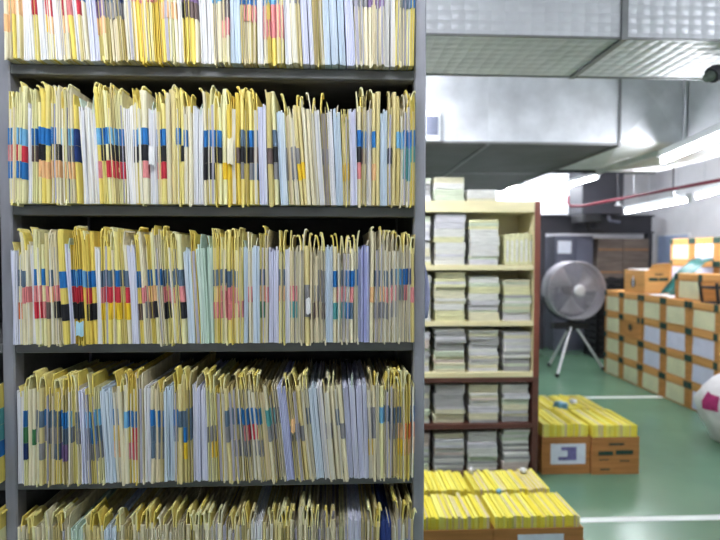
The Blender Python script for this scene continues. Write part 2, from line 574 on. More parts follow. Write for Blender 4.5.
ROWS = [
    ("""4 12 c B A A;12 20 y B A -;20 32 w;32 36 y - R -;36 45 w;45 52 y L R A;52 58 w;58 62 c - R A;62 72 y - R A;72 77 w;77 84 y S R -;84 96 l;96 104 y N U A;
     104 116 t S G -;116 124 t N G -;124 132 c - - -;132 160 o P - -;160 176 y - A -;176 182 w;182 198 y U D -;198 212 w;212 222 c L - -;222 229 y K D P;229 240 b;240 256 t B P -;256 263 w;263 283 y L P P;
     283 290 w;290 300 t G - -;300 312 l;312 322 t - - -;322 344 b;344 354 l;354 368 c G - -;368 384 c U - -;384 396 w;396 414.5 y S - -""",
     [(5, 0), (40, -2.5), (70, -4), (130, -3.5), (180, -2), (250, -0.5), (300, -2.5), (350, -2.5), (385, 0), (412, 0)]),
    ("""8 25 y L R B T;25 32 w;32 46 y B K A T;46 61 y B K A T;61 70 y L K A T;70 74 c L G A T;74 78 y N N A;78 86 w;86 97 w;97 109 y B K R T;109 124 y B K R T;124 134 w;134 142 y B K P T;142 148 c B K P T;148 157 w;
     157 166 y B K R T;166 176 c - - - T;176 184 y B K - T;184 192 c L - - ;192 203 w;203 222 y B K K T;222 240 o B K Y T;240 258 y S K G T;258 267 l;267 277 y S D G T;277 286 b;286 296 y B G G;296 304 t - G Y;
     304 316 c - - -;316 322 w;322 328 t N G -;328 334 w;334 342 b;342 349 y - - Y;349 357 l;357 366 t B K P T;366 372 w;372 380 t B D P T;380 388 b;388 392 t N K -;392 403 t L - - T;403 414.5 c B T T T""",
     [(8, 0), (22, 2), (32, 1), (60, 0), (80, -2), (110, -2.5), (150, -1), (200, 0), (255, -0.5), (285, -3), (300, -4.5), (325, -3), (350, -1), (365, 0), (412, 0)]),
    ("""11 19 l;19 26 y S P O T;26 29 c N R -;29 33 w;33 45 y B P R T;45 60 t S P K T;60 66 y B P K T;66 72 l;72 95 o B R K T;95 101 w;101 129 y S R Y T;129 137 l;137 144 y B P K T;144 149 c - P G;149 157 y B A D T;
     157 163 c L - -;163 184 y S P K T;184 193 b;193 198 o - - - T;198 207 g;207 213 g;213 243 y S P P T;243 248 b;248 252 c - P -;252 260 b;260 268 t S P E T;268 279 l;279 285 y S P -;285 290 w;290 297 t - P T;297 304 c - - -;
     304 310 t B G G;310 325 t G G D;325 333 b;333 346 t S P T;346 358 c B P S;358 370 v;370 380 t S P G T;380 396 t S P G T;396 404 c L G -;404 414.5 t N P -""",
     [(11, 0), (50, -1), (65, -2.5), (90, -2), (105, 0), (130, -2.5), (150, -3), (185, -3), (200, -3), (213, -0.5), (240, 0), (412, 0)]),
    ("""15 25 w;25 28 y N E N;28 36 c - E -;36 60 t S G G;60 72 t B S U;72 80 c G G -;80 87 l;87 101 y B S G;101 113 b;113 119 c B A A;119 129 c L P -;129 137 o B R R T;137 143 c - - -;143 151 w;151 163 t B S G;163 174 b;174 192 t S S Y;
     192 207 l;207 216 y G G Y;216 226 t - - -;226 244 t S G G;244 262 t B R G;262 276 t T G -;276 281 c G - -;281 290 v;290 304 t - G -;304 311 c S - -;311 320 b;320 326 w;326 332 t S G -;332 340 c S - -;340 345 t G G -;345 357 l;357 368 l;
     368 376 t G G Y;376 384 c L - -;384 398 t S G -;398 405 y S A Y;405 414.5 y B O A""",
     [(15, 0), (40, 1.5), (70, 0), (100, -3), (120, -2), (135, 0), (200, -0.5), (235, -3), (260, -5.5), (300, -5.5), (340, -4.5), (370, -1.5), (390, 0), (412, 0)]),
    ("""16 24 c - - -;24 40 t S G -;40 52 c - - -;52 70 t G G -;70 82 g;82 104 t G - -;104 116 b;116 136 t G U -;136 150 t S G -;150 164 c T - -;164 190 t G D -;190 204 t B G -;204 222 c - - -;222 250 t G P -;250 262 w;262 290 t D G -;
     290 312 t G U -;312 326 c - - -;326 348 t G U -;348 362 l;362 380 t U G -;380 392 q;392 414.5 t B P -""",
     [(16, 0), (412, 0)]),
]
REL = dict(B='BBL', K='KKD', R='RRP', P='PPA', G='GGS', S='SSB', L='LLB', A='AAY', N='NB', D='DK')
count = {}
for ri, (txt, prof) in enumerate(ROWS):
    z = SH[ri] + 0.0006
    pym = [30, 160, 300, 440, 540][ri]
    k = 0
    grp_f = 'folders on the %s visible shelf' % ROWNAME[ri]
    grp_b = 'paper bundles on the %s visible shelf' % ROWNAME[ri]
    for seg in txt.replace('\n', ' ').split(';'):
        a = seg.split()
        x0, x1, tone = float(a[0]), float(a[1]), a[2]
        fold = tone in FOLD
        n = max(1, round((x1 - x0) / (4.1 if fold else 7.2)))
        ws = [random.uniform(0.75, 1.25) for _ in range(n)]
        ssum = sum(ws)
        px = x0
        for i in range(n):
            pw = (x1 - x0) * ws[i] / ssum
            pc = px + pw / 2
            px += pw
            k += 1
            ln = lean_at(prof, pc) + random.uniform(-0.35, 0.35)
            A, B = at(pc - pw / 2, pym, YF - OVER), at(pc + pw / 2, pym, YF - OVER)
            w = (B.x - A.x) * random.uniform(0.84, 0.94)
            xm = (A.x + B.x) / 2
            xb = xm - math.tan(R(ln)) * 0.115
            xb = min(max(xb, XL + w / 2 + 0.001), XR - w / 2 - 0.001)
            if fold:
                bands = a[3:6]
                bands = [random.choice(REL.get(c, c)) if random.random() < 0.4 else c for c in bands]
                bands = [('-' if random.random() < 0.2 else c) for c in bands]
                tall = (len(a) > 6 and random.random() < 0.85) or random.random() < 0.06
                tn = tone if random.random() < 0.8 else random.choice({'y': 'yycct', 'o': 'oy', 't': 'tcy', 'c': 'cty'}[tone])
                bn = [BANDS[c][0] for c in bands if c != '-']
                bt = 'plain edge' if not bn else (' '.join(bn[:1]) + ' band' if len(bn) == 1 else ', '.join(bn[:-1]) + ' and ' + bn[-1] + ' bands')
                lab = '%s folder with %s, %s from left, %s shelf' % (TONE[tn], bt, nth(k), ROWNAME[ri])
                folder(xb, z, w, tn, bands, ln, tall, lab, grp_f)
            else:
                lab = '%s paper bundle without bands, %s item from left on %s visible shelf' % (TONE[tone], nth(k), ROWNAME[ri])
                bundle(xb, z, w, tone, ln, lab, grp_b)
            count[fold] = count.get(fold, 0) + 1
print('FOLDERS', count)
for ri, cols in ((3, ('T', 'T', 'B')), (4, ('G', 'S', '-'))):
    for j in range(2):
        w = 0.0085
        folder(XL - UP - 0.0055 - j * 0.0095, SH[ri] + 0.0006, w, 'y', list(cols), 0, False,
               '%s folder from the right in the neighbouring left rack bay, %s shelf' % (('first', 'second')[j], ROWNAME[ri]), 'folders in the neighbouring bay')


def scrap(name, px0, py0, px1, py1, m, label, cat, dy=0.0):
    Y = YF - OVER - 0.009 + dy
    a, b = at(px0, py0, Y), at(px1, py1, Y)
    n = 5
    mb = MB()
    vs, fs = [], []
    cx, cz = (a.x + b.x) / 2, (a.z + b.z) / 2
    for i in range(n + 1):
        u = i / n
        x = a.x + (b.x - a.x) * u - cx
        y = -0.0012 * math.sin(u * 3.1) + 0.0008 * math.sin(u * 9)
        for (zz, yy) in ((b.z, 0.001), (cz, 0), (a.z, 0.0015)):
            for th in (0, 0.0006):
                vs.append((x, y + yy + th, zz - cz + 0.002 * math.sin(u * 7 + zz * 50)))
    for i in range(n):
        p, q = i * 6, i * 6 + 6
        for k in (0, 2):
            fs += [(p + k, q + k, q + k + 2, p + k + 2), (p + k + 1, p + k + 3, q + k + 3, q + k + 1)]
        fs += [(p, p + 1, q + 1, q), (p + 4, q + 4, q + 5, p + 5)]
    fs += [(0, 2, 3, 1), (2, 4, 5, 3), (n * 6, n * 6 + 1, n * 6 + 3, n * 6 + 2), (n * 6 + 2, n * 6 + 3, n * 6 + 5, n * 6 + 4)]
    o = mb.add(vs, fs).build(name, m)
    o.location = (cx, Y, cz)
    return tag(o, label, cat)


scrap('sticky_note', 75.5, 322, 83.5, 336, mat('note_blue', (176, 218, 232), 0.8), 'small pale blue sticky note low on the third shelf folders', 'note')
scrap('paper_scrap', 148.5, 146, 154.5, 164, M['p_w'], 'torn white paper scrap on left half of second shelf', 'paper')
scrap('paper_scrap', 227, 138, 233, 164, M['p_c'], 'crumpled cream paper scrap near the middle of second shelf', 'paper')
scrap('paper_scrap', 306, 298, 310.5, 314, M['p_w'], 'white paper scrap on right half of third shelf', 'paper')
scrap('paper_scrap', 291, 419, 295, 433, M['b_A'], 'peach paper slip among leaning folders on the fourth shelf', 'paper')

# lavender cloth hanging on the right side of the rack
xs = XR + UP
b = MB()
vs, fs = [], []
zt, zb = at(429, 262, YF).z, at(429, 320, YF).z
for j in range(9):
    u = j / 8
    z = zt + (zb - zt) * u
    for i in range(7):
        v = i / 6
        bulge = 0.004 + 0.010 * math.sin(u * 2.4) + 0.003 * math.sin(v * 9 + u * 3)
        vs.append((bulge, 0.0 + v * 0.16 * (0.7 + 0.3 * u), z - zt))
for j in range(8):
    for i in range(6):
        a = j * 7 + i
        fs.append((a, a + 1, a + 8, a + 7))
n0 = len(vs)
vs += [(0.001, y, z) for x, y, z in vs[:n0]]
fs += [tuple(reversed([k + n0 for k in f])) for f in fs[:]]
edge = list(range(0, 7)) + [7 * j + 6 for j in range(1, 9)] + [56 + i for i in range(5, -1, -1)] + [7 * j for j in range(7, 0, -1)]
for i in range(len(edge)):
    p, q = edge[i], edge[(i + 1) % len(edge)]
    fs.append((p, p + n0, q + n0, q))
o = b.add(vs, fs).build('hanging_cloth', M['lav'], None, True)
o.location = (xs, YF + 0.03, zt)
tag(o, 'lavender cloth hanging on the right side of the filing rack', 'cloth')

# ================================================================== ceiling ducts
EYZ = EYE.z
# front foil duct
zb = EYZ + 0.85
ya, yb = on_plane(520, 36, zb).y, on_plane(520, 76, zb).y
t = thing('foil_duct', 'wide foil clad air duct with embossed pattern nearest the camera', 'duct', (1.0, ya, zb))
xj = at(624, 36, ya).x
MB().bevbox((-2.4 - 1.0 + 0.02, 0, 0), (xj - 1.0 - 0.012, yb - ya, 0.36), 0.004).build('duct_section', M['foil'], t)
MB().bevbox((xj - 1.0 + 0.012, 0, 0), (3.98 - 1.0, yb - ya, 0.36), 0.004).build('duct_section', M['foil'], t)
MB().box((xj - 1.012, -0.008, -0.008), (xj - 0.988, yb - ya + 0.008, 0.368)).build('flange', M['metal_dull'], t)
for yy in (-0.004, yb - ya - 0.008):
    MB().box((-3.38, yy, -0.004), (2.98, yy + 0.012, 0.003)).build('edge_strip', M['metal_dull'], t)
for xx in (-0.6, 0.75, 1.9):
    MB().tube([(xx, yb - ya + 0.012, -0.002), (xx, yb - ya + 0.012, HC - zb - 0.002)], 0.005, 6).build('hanger_rod', M['metal_dull'], t)
# big plenum duct behind
zp = EYZ + 0.70
yp = on_plane(520, 143, zp).y
xq = at(619, 143, yp).x
xf = at(684, 143, yp).x
t = thing('plenum_duct', 'large galvanised sheet metal duct crossing above the wooden bookcase', 'duct', (1.0, yp, zp))


def creased(x0, x1, y0, y1, z0, z1, d):
    """sheet metal box whose front and bottom panels are cross-broken to a low pyramid"""
    b = MB()
    b.box((x0, y0, z0), (x1, y1, z1))
    b.f.pop(2)
    b.f.pop(0)
    cx, cz, cy = (x0 + x1) / 2, (z0 + z1) / 2, (y0 + y1) / 2
    n = len(b.v)
    b.v += [(cx, y0 - d, cz), (cx, cy, z0 - d)]
    b.f += [(0, 1, n), (1, 5, n), (5, 4, n), (4, 0, n), (1, 0, n + 1), (2, 1, n + 1), (3, 2, n + 1), (0, 3, n + 1)]
    return b


xs = [-1.9, -0.55, at(488, 143, yp).x, xq]
for i in range(3):
    for j, (y0, y1) in enumerate(((0, 1.22), (1.235, 2.5))):
        creased(xs[i] - 1 + 0.0003, xs[i + 1] - 1 - 0.0003, y0, y1, 0, 0.5, 0.004).build('duct_section', M['metal'], t)
        MB().box((xs[i] - 1 + 0.008, y0 + 0.014, -0.009), (xs[i + 1] - 1 - 0.014, y1 - 0.004, -0.0045)).build('underside_shade_panel', M['metal_shade'], t)  # dark sheet standing in for the unlit underside of the duct
    if i:
        MB().box((xs[i] - 1.012, 0.004, -0.016), (xs[i] - 0.988, 2.5, -0.0005)).build('flange', M['metal_dull'], t)
MB().box((xs[0] - 1, 1.218, -0.012), (xq - 1, 1.237, 0.51)).build('flange', M['metal_dull'], t)
MB().box((xs[0] - 1, -0.006, -0.006), (xq - 1, 0.012, 0.006)).build('edge_strip', M['metal_dull'], t)
MB().box((xq - 1.009, -0.010, -0.016), (xq - 0.994, 2.5, 0.51)).build('flange', M['metal_dull'], t)
creased(xq - 0.99, xf - 1.015, 0, 1.15, 0.015, 0.5, 0.045).build('duct_section', M['metal'], t)
creased(xf - 0.985, 2.75 - 1, 0, 1.15, 0.0, 0.5, 0.03).build('duct_section', M['metal'], t)
for dx in (-0.014, 0.008):
    MB().bevbox((xf - 1 + dx, -0.03, -0.02), (xf - 1 + dx + 0.008, 1.17, 0.51), 0.002).build('flange', M['metal'], t)
MB().box((xq - 0.99, 1.15, -0.01), (1.75, 1.175, 0.51)).build('edge_strip', M['dark'], t)
for xx in (-1.0, -0.6):
    MB().tube([(xx, 2.51, 0.02), (xx, 2.51, HC - zp - 0.002)], 0.005, 6).build('hanger_rod', M['metal_dull'], t)
# small framed box on the duct face
p0, p1 = at(427, 141, yp - 0.03), at(437, 112, yp - 0.03)
t = thing('control_box', 'small grey control box with white frame on the bright duct', 'control box', ((p0.x + p1.x) / 2, yp - 0.008, p0.z))
w = (p1.x - p0.x) / 2 + 0.02
h = p1.z - p0.z
MB().bevbox((-w, -0.03, 0), (w, 0.0, h), 0.004).build('housing', M['lamp_body'], t)
MB().box((-w + 0.012, -0.034, 0.035), (w - 0.014, -0.029, h - 0.03)).build('front_panel', M['grey_panel'], t)
# dark fitting at the right edge, hanging from the foil duct
p = at(716, 72, 2.30)
t = thing('pipe_fitting', 'dark green pipe fitting hanging at the upper right edge', 'pipe', p)
MB().tube([(-0.045, 0, -0.03), (0.0, 0, 0.0), (0.12, 0.02, 0.02), (0.35, 0.05, 0.02)], [0.018, 0.03, 0.034, 0.034], 10).build('pipe', mat('green_grey_paint', (96, 108, 98), 0.5), t, True)
MB().tube([(-0.02, 0, -0.015), (0.005, 0.002, 0.0)], 0.036, 10).build('collar', M['dark'], t)
MB().tube([(0.12, 0.02, 0.02), (0.12, 0.02, EYZ + 0.85 - p.z - 0.005)], 0.008, 8).build('hanger_rod', M['dark'], t)


# ================================================================== lamps
def lamp(label, a, b, group='fluorescent battens', rods=(-0.35, 0.35), r=0.016, tubes=(0.0,)):
    a, b = Vector(a), Vector(b)
    mid = (a + b) / 2
    d = b - a
    L = d.length
    yawz = math.atan2(d.y, d.x)
    tilt = -math.asin(d.z / L)
    t = thing('fluorescent_batten', label, 'lamp', mid, (0, 0, yawz), group)
    MB().bevbox((-L / 2, -0.032 + min(tubes), 0.022), (L / 2, 0.032 + max(tubes), 0.068), 0.006).build('housing', M['lamp_body'], t)
    for s in (-1, 1):
        MB().bevbox((s * L / 2 - 0.012, -0.018 + min(tubes), -0.022), (s * L / 2 + 0.012, 0.018 + max(tubes), 0.03), 0.003).build('lamp_holder', M['lamp_body'], t)
    for ty in tubes:
        MB().tube([(-L / 2 + 0.012, ty, 0), (L / 2 - 0.012, ty, 0)], r, 10).build('tube', M['tube'], t, True)
    if rods:
        for s in rods:
            MB().tube([(s * L, 0, 0.066), (s * L, 0, HC - mid.z - 0.001)], 0.004, 6).build('hanger_rod', M['lamp_body'], t)
    return t


lamp('fluorescent batten over the aisle in front of the filing rack', (-0.95, 0.38, 2.62), (0.30, 0.38, 2.62), r=0.021)
lamp('fluorescent batten behind the filing rack beside the plenum duct', (-0.80, 2.93, 2.56), (0.43, 2.93, 2.56), tubes=(-0.06, 0.0, 0.06), r=0.016)
lamp('fluorescent batten under the plenum duct at the right edge', on_plane(738, 130, 2.16), on_plane(663, 161, 2.16), rods=(-0.40, 0.15))
lamp('far fluorescent batten above the fan', on_plane(604, 160, 2.5), on_plane(566, 171, 2.5))
lamp('farther fluorescent batten above the locker', on_plane(598, 177, 2.5), on_plane(552, 190, 2.5))
lamp('fluorescent batten above the open carton', on_plane(689, 200, 2.1), on_plane(626, 212, 2.1))
lamp('fluorescent batten above the labelled cartons at the right edge', on_plane(755, 181, 2.1), on_plane(697, 197, 2.1))
lamp('added fluorescent batten along the back wall behind the dark air unit', (2.5, 8.7, 2.62), (4.2, 8.7, 2.62))  # added to brighten the upper back wall
lamp('added fluorescent batten over the green floor beside the camera', (2.6, 0.4, 2.62), (2.6, 1.7, 2.62))  # unseen lamp, added to even out the light

# red sprinkler pipe
ZP = 2.12
pa_, pb_ = on_plane(582, 206, ZP), on_plane(720, 180, ZP)
pd = (pb_ - pa_)
P = [pa_ + Vector((-0.17, 0.0, 0.12)), pa_ + Vector((-0.17, 0.0, 0.03)), pa_ + Vector((-0.14, 0, 0)), pa_ + Vector((-0.02, 0, 0)), pa_ + pd * 0.03, pb_, pb_ + pd * 0.8]
t = thing('sprinkler_pipe', 'long red sprinkler pipe running below the ceiling on the right', 'pipe', P[3])
MB().tube([Vector(q) - Vector(P[3]) for q in P], 0.015, 10).build('pipe', M['red_pipe'], t, True)
for u in (0.35, 0.75):
    q = pa_ + pd * u - P[3]
    MB().tube([q, (q.x, q.y, HC - ZP - 0.001)], 0.006, 6).build('hanger_rod', M['dark'], t)
    MB().tube([q + Vector((0, 0, -0.02)), q + Vector((0, 0, -0.05)), q + Vector((0, 0, -0.055)), q + Vector((0, 0, -0.065))], [0.012, 0.012, 0.03, 0.03], 10).build('sprinkler_head', M['fan_leg'], t)

# dark air unit hanging near the back
a, c = at(582, 222, 8.0), at(624, 191, 8.0)
t = thing('air_unit', 'dark ceiling unit with pipes hanging in front of the back wall', 'air unit', ((a.x + c.x) / 2, 8.0, a.z))
w = (c.x - a.x) / 2
MB().bevbox((-w, 0, 0.12), (w, 0.5, HC - a.z - 0.002), 0.01).build('housing', M['dark'], t)
MB().bevbox((-w, -0.05, -0.02), (-w + 0.3, 0.4, 0.12), 0.02).build('drop_box', M['black'], t)
MB().tube([(-w + 0.12, 0.1, 0.0), (-w + 0.16, 0.1, -0.12), (-w + 0.38, 0.1, -0.14)], 0.03, 8).build('pipe', M['black'], t)
MB().tube([(w - 0.2, 0.1, 0.14), (w - 0.18, 0.05, 0.02), (w - 0.05, 0.0, 0.0)], 0.025, 8).build('pipe', M['locker'], t)

# ================================================================== back of the room
a, c = at(541, 233, 8.55), at(655, 215, 8.55)
t = thing('ceiling_beam', 'dark steel beam across the back of the room above lockers', 'beam', ((a.x + c.x) / 2, 8.55, a.z))
w = (c.x - a.x) / 2
zt = c.z - a.z
MB().box((-w, 0, 0), (w, 0.2, 0.03)).build('lower_flange', M['dark'], t)
MB().box((-w, 0, zt - 0.03), (w, 0.2, zt)).build('upper_flange', M['dark'], t)
MB().box((-w, 0.085, 0.03), (w, 0.115, zt - 0.03)).build('web', M['dark'], t)
for s in (-1, 1):
    MB().box((s * (w - 0.05) - 0.04, 0.04, -a.z), (s * (w - 0.05) + 0.04, 0.16, 0)).build('post', M['dark'], t)
# lockers
x0, x1 = at(546, 300, 8.5).x + 0.12, at(591, 300, 8.5).x
zt = at(570, 236, 8.5).z
t = thing('locker', 'grey blue steel locker behind the fan', 'locker', ((x0 + x1) / 2, 8.45, 0))
w = (x1 - x0) / 2
MB().bevbox((-w, 0, 0.0), (w, 0.42, zt), 0.006).build('body', M['locker'], t)
for i in (0, 1):
    d = MB().bevbox((-w + 0.015 + i * w, -0.02, 0.1), (-0.012 + i * w, 0.0, zt - 0.04), 0.004).build('door', M['locker'], t)
    MB().box((-w + 0.05 + i * w * 1.5, -0.035, 0.95), (-w + 0.07 + i * w * 1.5, -0.02, 1.1)).build('handle', M['fan_leg'], d)
MB().box((-w + 0.03, -0.024, zt - 0.28), (-w + 0.25, -0.0195, zt - 0.08)).build('notice', M['lab_plain'], t)
# cartons piled high, with shadow put into their colour
zc = 0.0
x0, x1 = at(594, 300, 8.5).x, at(645, 300, 8.5).x
rows_c = [0.0, 0.36, 0.72, 1.08, 1.44]
k = 0
names = ('lowest', 'second', 'third', 'fourth', 'topmost')
for r_, z in enumerate(rows_c):
    for i in range(2):
        w = (x1 - x0) / 2 - 0.01
        cx = x0 + (i + 0.5) * (x1 - x0) / 2 + random.uniform(-0.006, 0.006)
        t = thing('shade_toned_carton', '%s shade-toned brown carton in the %s pile beside the locker' % (names[r_], ('left', 'right')[i]), 'carton', (cx, 8.4, z), (0, 0, 0), 'shade-toned cartons at the back')
        MB().bevbox((-w / 2, 0, 0), (w / 2, 0.4, 0.357), 0.006).build('body', M['card_grey'], t)
        MB().box((-w / 2 + 0.01, -0.002, 0.172), (w / 2 - 0.01, 0.0, 0.19)).build('tape', M['card_dark'], t)
# black crates in front of them
x0 = at(592, 330, 7.9).x
for i in range(2):
    for j in range(4):
        t = thing('plastic_crate', '%s black plastic crate in the %s stack behind the labelled cartons' % (('lowest', 'second', 'third', 'topmost')[j], ('left', 'right')[i]), 'crate',
                  (x0 + 0.2 + i * 0.42, 7.75, j * 0.30), (0, 0, 0), 'black crates')
        for zz in (0.0, 0.10, 0.20):
            b = MB()
            for (xa, ya_, xb, yb_) in ((-0.2, 0, 0.2, 0.02), (-0.2, 0.38, 0.2, 0.4), (-0.2, 0.02, -0.18, 0.38), (0.18, 0.02, 0.2, 0.38)):
                b.box((xa, ya_, zz + 0.005), (xb, yb_, zz + 0.075))
            b.build('slat_ring', M['black'], t)
        for sx in (-0.2, 0.17):
            for sy in (0.0, 0.37):
                MB().box((sx, sy, 0), (sx + 0.03, sy + 0.03, 0.298)).build('corner_post', M['black'], t)
        MB().box((-0.18, 0.02, 0.004), (0.18, 0.38, 0.012)).build('bottom', M['black'], t)
# pale blue notice board on the right wall
y0, y1 = 8.0, 7.2
t = thing('notice_board', 'pale blue notice board on the right wall above the cartons', 'board', (X1, 8.3, 1.32))
MB().bevbox((-0.03, -0.40, 0), (0.0, 0.40, 0.55), 0.006).build('frame', M['lamp_body'], t)
MB().box((-0.034, -0.37, 0.03), (-0.029, 0.37, 0.52)).build('panel', mat('board_blue', (176, 196, 232), 0.5, var=0.05), t)

# ================================================================== drum fan
fc = at(573, 290, 7.15)
t = thing('drum_fan', 'large round grey pedestal fan on white tripod legs', 'fan', (fc.x, 7.15, 0))
RF = 0.385
zc = fc.z
for nm, yy, dep in (('front_grille', -0.13, 0.06), ('rear_grille', 0.13, -0.06)):
    b = MB()
    for i in range(1, 17):
        r = RF * i / 16
        y = yy - dep * (1 - (i / 16) ** 2)
        b.tube([(r * math.cos(a), y, zc + r * math.sin(a)) for a in [2 * math.pi * k / 40 for k in range(40)]], 0.0032 if i < 16 else 0.009, 4, True)
    for k in range(36):
        a = 2 * math.pi * k / 36
        b.tube([(RF * u * math.cos(a), yy - dep * (1 - u * u), zc + RF * u * math.sin(a)) for u in (0.1, 0.4, 0.7, 1.0)], 0.0026, 4)
    b.build(nm, M['fan_wire'], t)
b = MB()
n = 48
vs = []
for k in range(n):
    a = 2 * math.pi * k / n
    for rr, yy in ((RF, -0.13), (RF, 0.13), (RF - 0.004, 0.13), (RF - 0.004, -0.13)):
        vs.append((rr * math.cos(a), yy, zc + rr * math.sin(a)))
fs = [(k * 4 + j, ((k + 1) % n) * 4 + j, ((k + 1) % n) * 4 + (j + 1) % 4, k * 4 + (j + 1) % 4) for k in range(n) for j in range(4)]
b.add(vs, fs).build('shroud', M['fan_blade'], t, True)
for k in range(3):
    b = MB()
    vs, fs = [], []
    for i in range(7):
        u = i / 6
        r = 0.07 + (RF - 0.1) * u
        wd = 0.36 + 0.25 * u
        a0 = 2.09 * k + 0.3 + 0.25 * u
        for s in (-1, 0, 1):
            a = a0 + s * wd
            for th in (0, 0.004):
                vs.append((r * math.cos(a), s * 0.045 * (1 - 0.4 * u) + th, zc + r * math.sin(a)))
    for i in range(6):
        p, q = i * 6, i * 6 + 6
        for s in (0, 2):
            fs += [(p + s, p + s + 2, q + s + 2, q + s), (p + s + 1, q + s + 1, q + s + 3, p + s + 3)]
        fs += [(p, q, q + 1, p + 1), (p + 4, p + 5, q + 5, q + 4)]
    fs += [(0, 1, 3, 2), (2, 3, 5, 4), (36, 38, 39, 37), (38, 40, 41, 39)]
    b.add(vs, fs).build('blade', M['fan_blade'], t, True)
MB().tube([(0, -0.205, zc), (0, -0.20, zc), (0, -0.185, zc)], [0.05, 0.075, 0.085], 20).build('hub_cap', M['fan_leg'], t, True)
MB().tube([(0, -0.03, zc), (0, 0.03, zc), (0, 0.17, zc), (0, 0.24, zc)], [0.07, 0.08, 0.08, 0.06], 16).build('motor', M['dark'], t)
yo = [(-0.42 * math.cos(a), 0.0, zc - 0.42 * math.sin(a)) for a in [math.pi * k / 16 for k in range(1, 16)]]
MB().tube(yo, 0.014, 8).build('yoke', M['dark'], t)
MB().box((-0.28, -0.05, zc - 0.52), (0.2, 0.05, zc - 0.44)).build('bracket', M['black'], t)
MB().tube([(-0.03, 0, zc - 0.56), (-0.03, 0, zc - 0.42)], 0.05, 10).build('tilt_knob', M['black'], t)
for (px, py) in ((549, 366), (557, 377), (606, 371)):
    d = at(px, py, 1) - EYE
    g = EYE + d * (-EYE.z / d.z)
    f0 = Vector((g.x - fc.x, min(g.y, 7.55) - 7.15, 0.012))
    f0.x = min(f0.x, 0.42)
    if f0.x > 0:
        f0.y = max(f0.y, -0.12)
    l = MB().tube([(f0.x * 0.12, f0.y * 0.12, zc - 0.50), f0], 0.017, 8).build('leg', M['fan_leg'], t)
    MB().tube([f0 + Vector((0, 0, -0.012)), f0 + Vector((0, 0, 0.03))], 0.024, 8).build('rubber_foot', M['black'], l)

# ================================================================== labelled cartons
BX = 3.55
BW, BH, BD = 0.420, 0.268, 0.34
body_me = MB().bevbox((0, -BW / 2, 0), (BD, BW / 2, BH), 0.004).mesh('carton_body')
body_me.materials.append(M['card'])
lid_me = MB().bevbox((-0.005, -BW / 2 - 0.002, BH - 0.062), (BD + 0.005, BW / 2 + 0.002, BH + 0.001), 0.003).mesh('carton_lid')
lid_me.materials.append(M['card_lid'])
cor_me = MB().box((-0.0025, -0.03, -0.034), (0.0, 0.03, 0.034)).mesh('corner_patch')
cor_me.materials.append(M['green_print'])
lab_me = {}
for k in ('lab_cream', 'lab_white'):
    me = MB().add([(-0.0012, -0.155, -0.088), (-0.0012, 0.155, -0.088), (-0.0012, 0.148, 0.088), (-0.0012, -0.150, 0.092), (0.0, -0.155, -0.088), (0.0, 0.155, -0.088), (0.0, 0.148, 0.088), (0.0, -0.150, 0.092)],
                  [(0, 3, 2, 1), (4, 5, 6, 7), (0, 1, 5, 4), (1, 2, 6, 5), (2, 3, 7, 6), (3, 0, 4, 7)]).mesh('label')
    me.materials.append(M[k])
    lab_me[k] = me


def carton(loc, lab, text, group, rz=0.0, emblem=False):
    t = thing('archive_carton', text, 'carton', loc, (0, 0, rz), group)
    share('body', body_me, t)
    l = share('lid', lid_me, t)
    for s in (-1, 1):
        share('corner_patch', cor_me, l, (-0.005, s * (BW / 2 - 0.029), BH - 0.034))
    if lab:
        share('label', lab_me[lab], t, (-0.0008, random.uniform(-0.012, 0.012), 0.104), (random.uniform(-0.02, 0.02), 0, 0))
    if emblem:
        MB().tube([(-0.0015, 0, 0.13), (-0.0005, 0, 0.13)], 0.045, 12).build('emblem', M['dark_print'], t)
    return t


YC = [6.94 - 0.424 * (i + 0.5) for i in range(5)]
LABS = ['ccccc', 'c-www', 'ccwcw', 'ccccw']     # rows from the top, columns from the far end
RW = ('top', 'second', 'third', 'bottom')
CW = ('farthest', 'second', 'third', 'fourth', 'nearest')
for r_ in range(4):
    for c_ in range(5):
        ch = LABS[r_][c_]
        lab = {'c': 'lab_cream', 'w': 'lab_white', '-': None}[ch]
        txt = 'brown carton with %s, %s row, %s column of the labelled wall of cartons' % ({'c': 'cream label', 'w': 'white label', '-': 'bare emblem'}[ch], RW[r_], CW[c_])
        carton((BX + random.uniform(-0.008, 0.008), YC[c_], (3 - r_) * (BH + 0.002)), lab, txt, 'labelled brown cartons', 0, ch == '-')
TOP = 4 * (BH + 0.002)
# second rank behind, on a pallet
t = thing('pallet', 'wooden pallet under the rear rank of cartons', 'pallet', (4.24, 6.05, 0))
for yy in (-0.62, 0, 0.62):
    MB().box((0, yy - 0.05, 0), (0.5, yy + 0.05, 0.1)).build('bearer', M['card_dark'], t)
for xx in (0, 0.13, 0.26, 0.39):
    MB().box((xx, -0.7, 0.1), (xx + 0.1, 0.7, 0.122)).build('plank', M['card_dark'], t)
for r_ in range(6):
    for c_ in range(3):
        carton((4.26, 6.475 - 0.424 * c_, 0.123 + r_ * (BH + 0.002)), 'lab_white' if r_ < 5 else ('lab_cream', 'lab_white', 'lab_cream')[c_],
               '%s carton from floor, %s column of the taller rear stack by the wall' % (('lowest', 'second', 'third', 'fourth', 'fifth', 'topmost')[r_], ('far', 'middle', 'near')[c_]), 'rear rank of cartons')
carton((3.60, 5.34, TOP), 'lab_cream', 'cream labelled carton set on top of the wall of cartons', 'labelled brown cartons', 0.02)
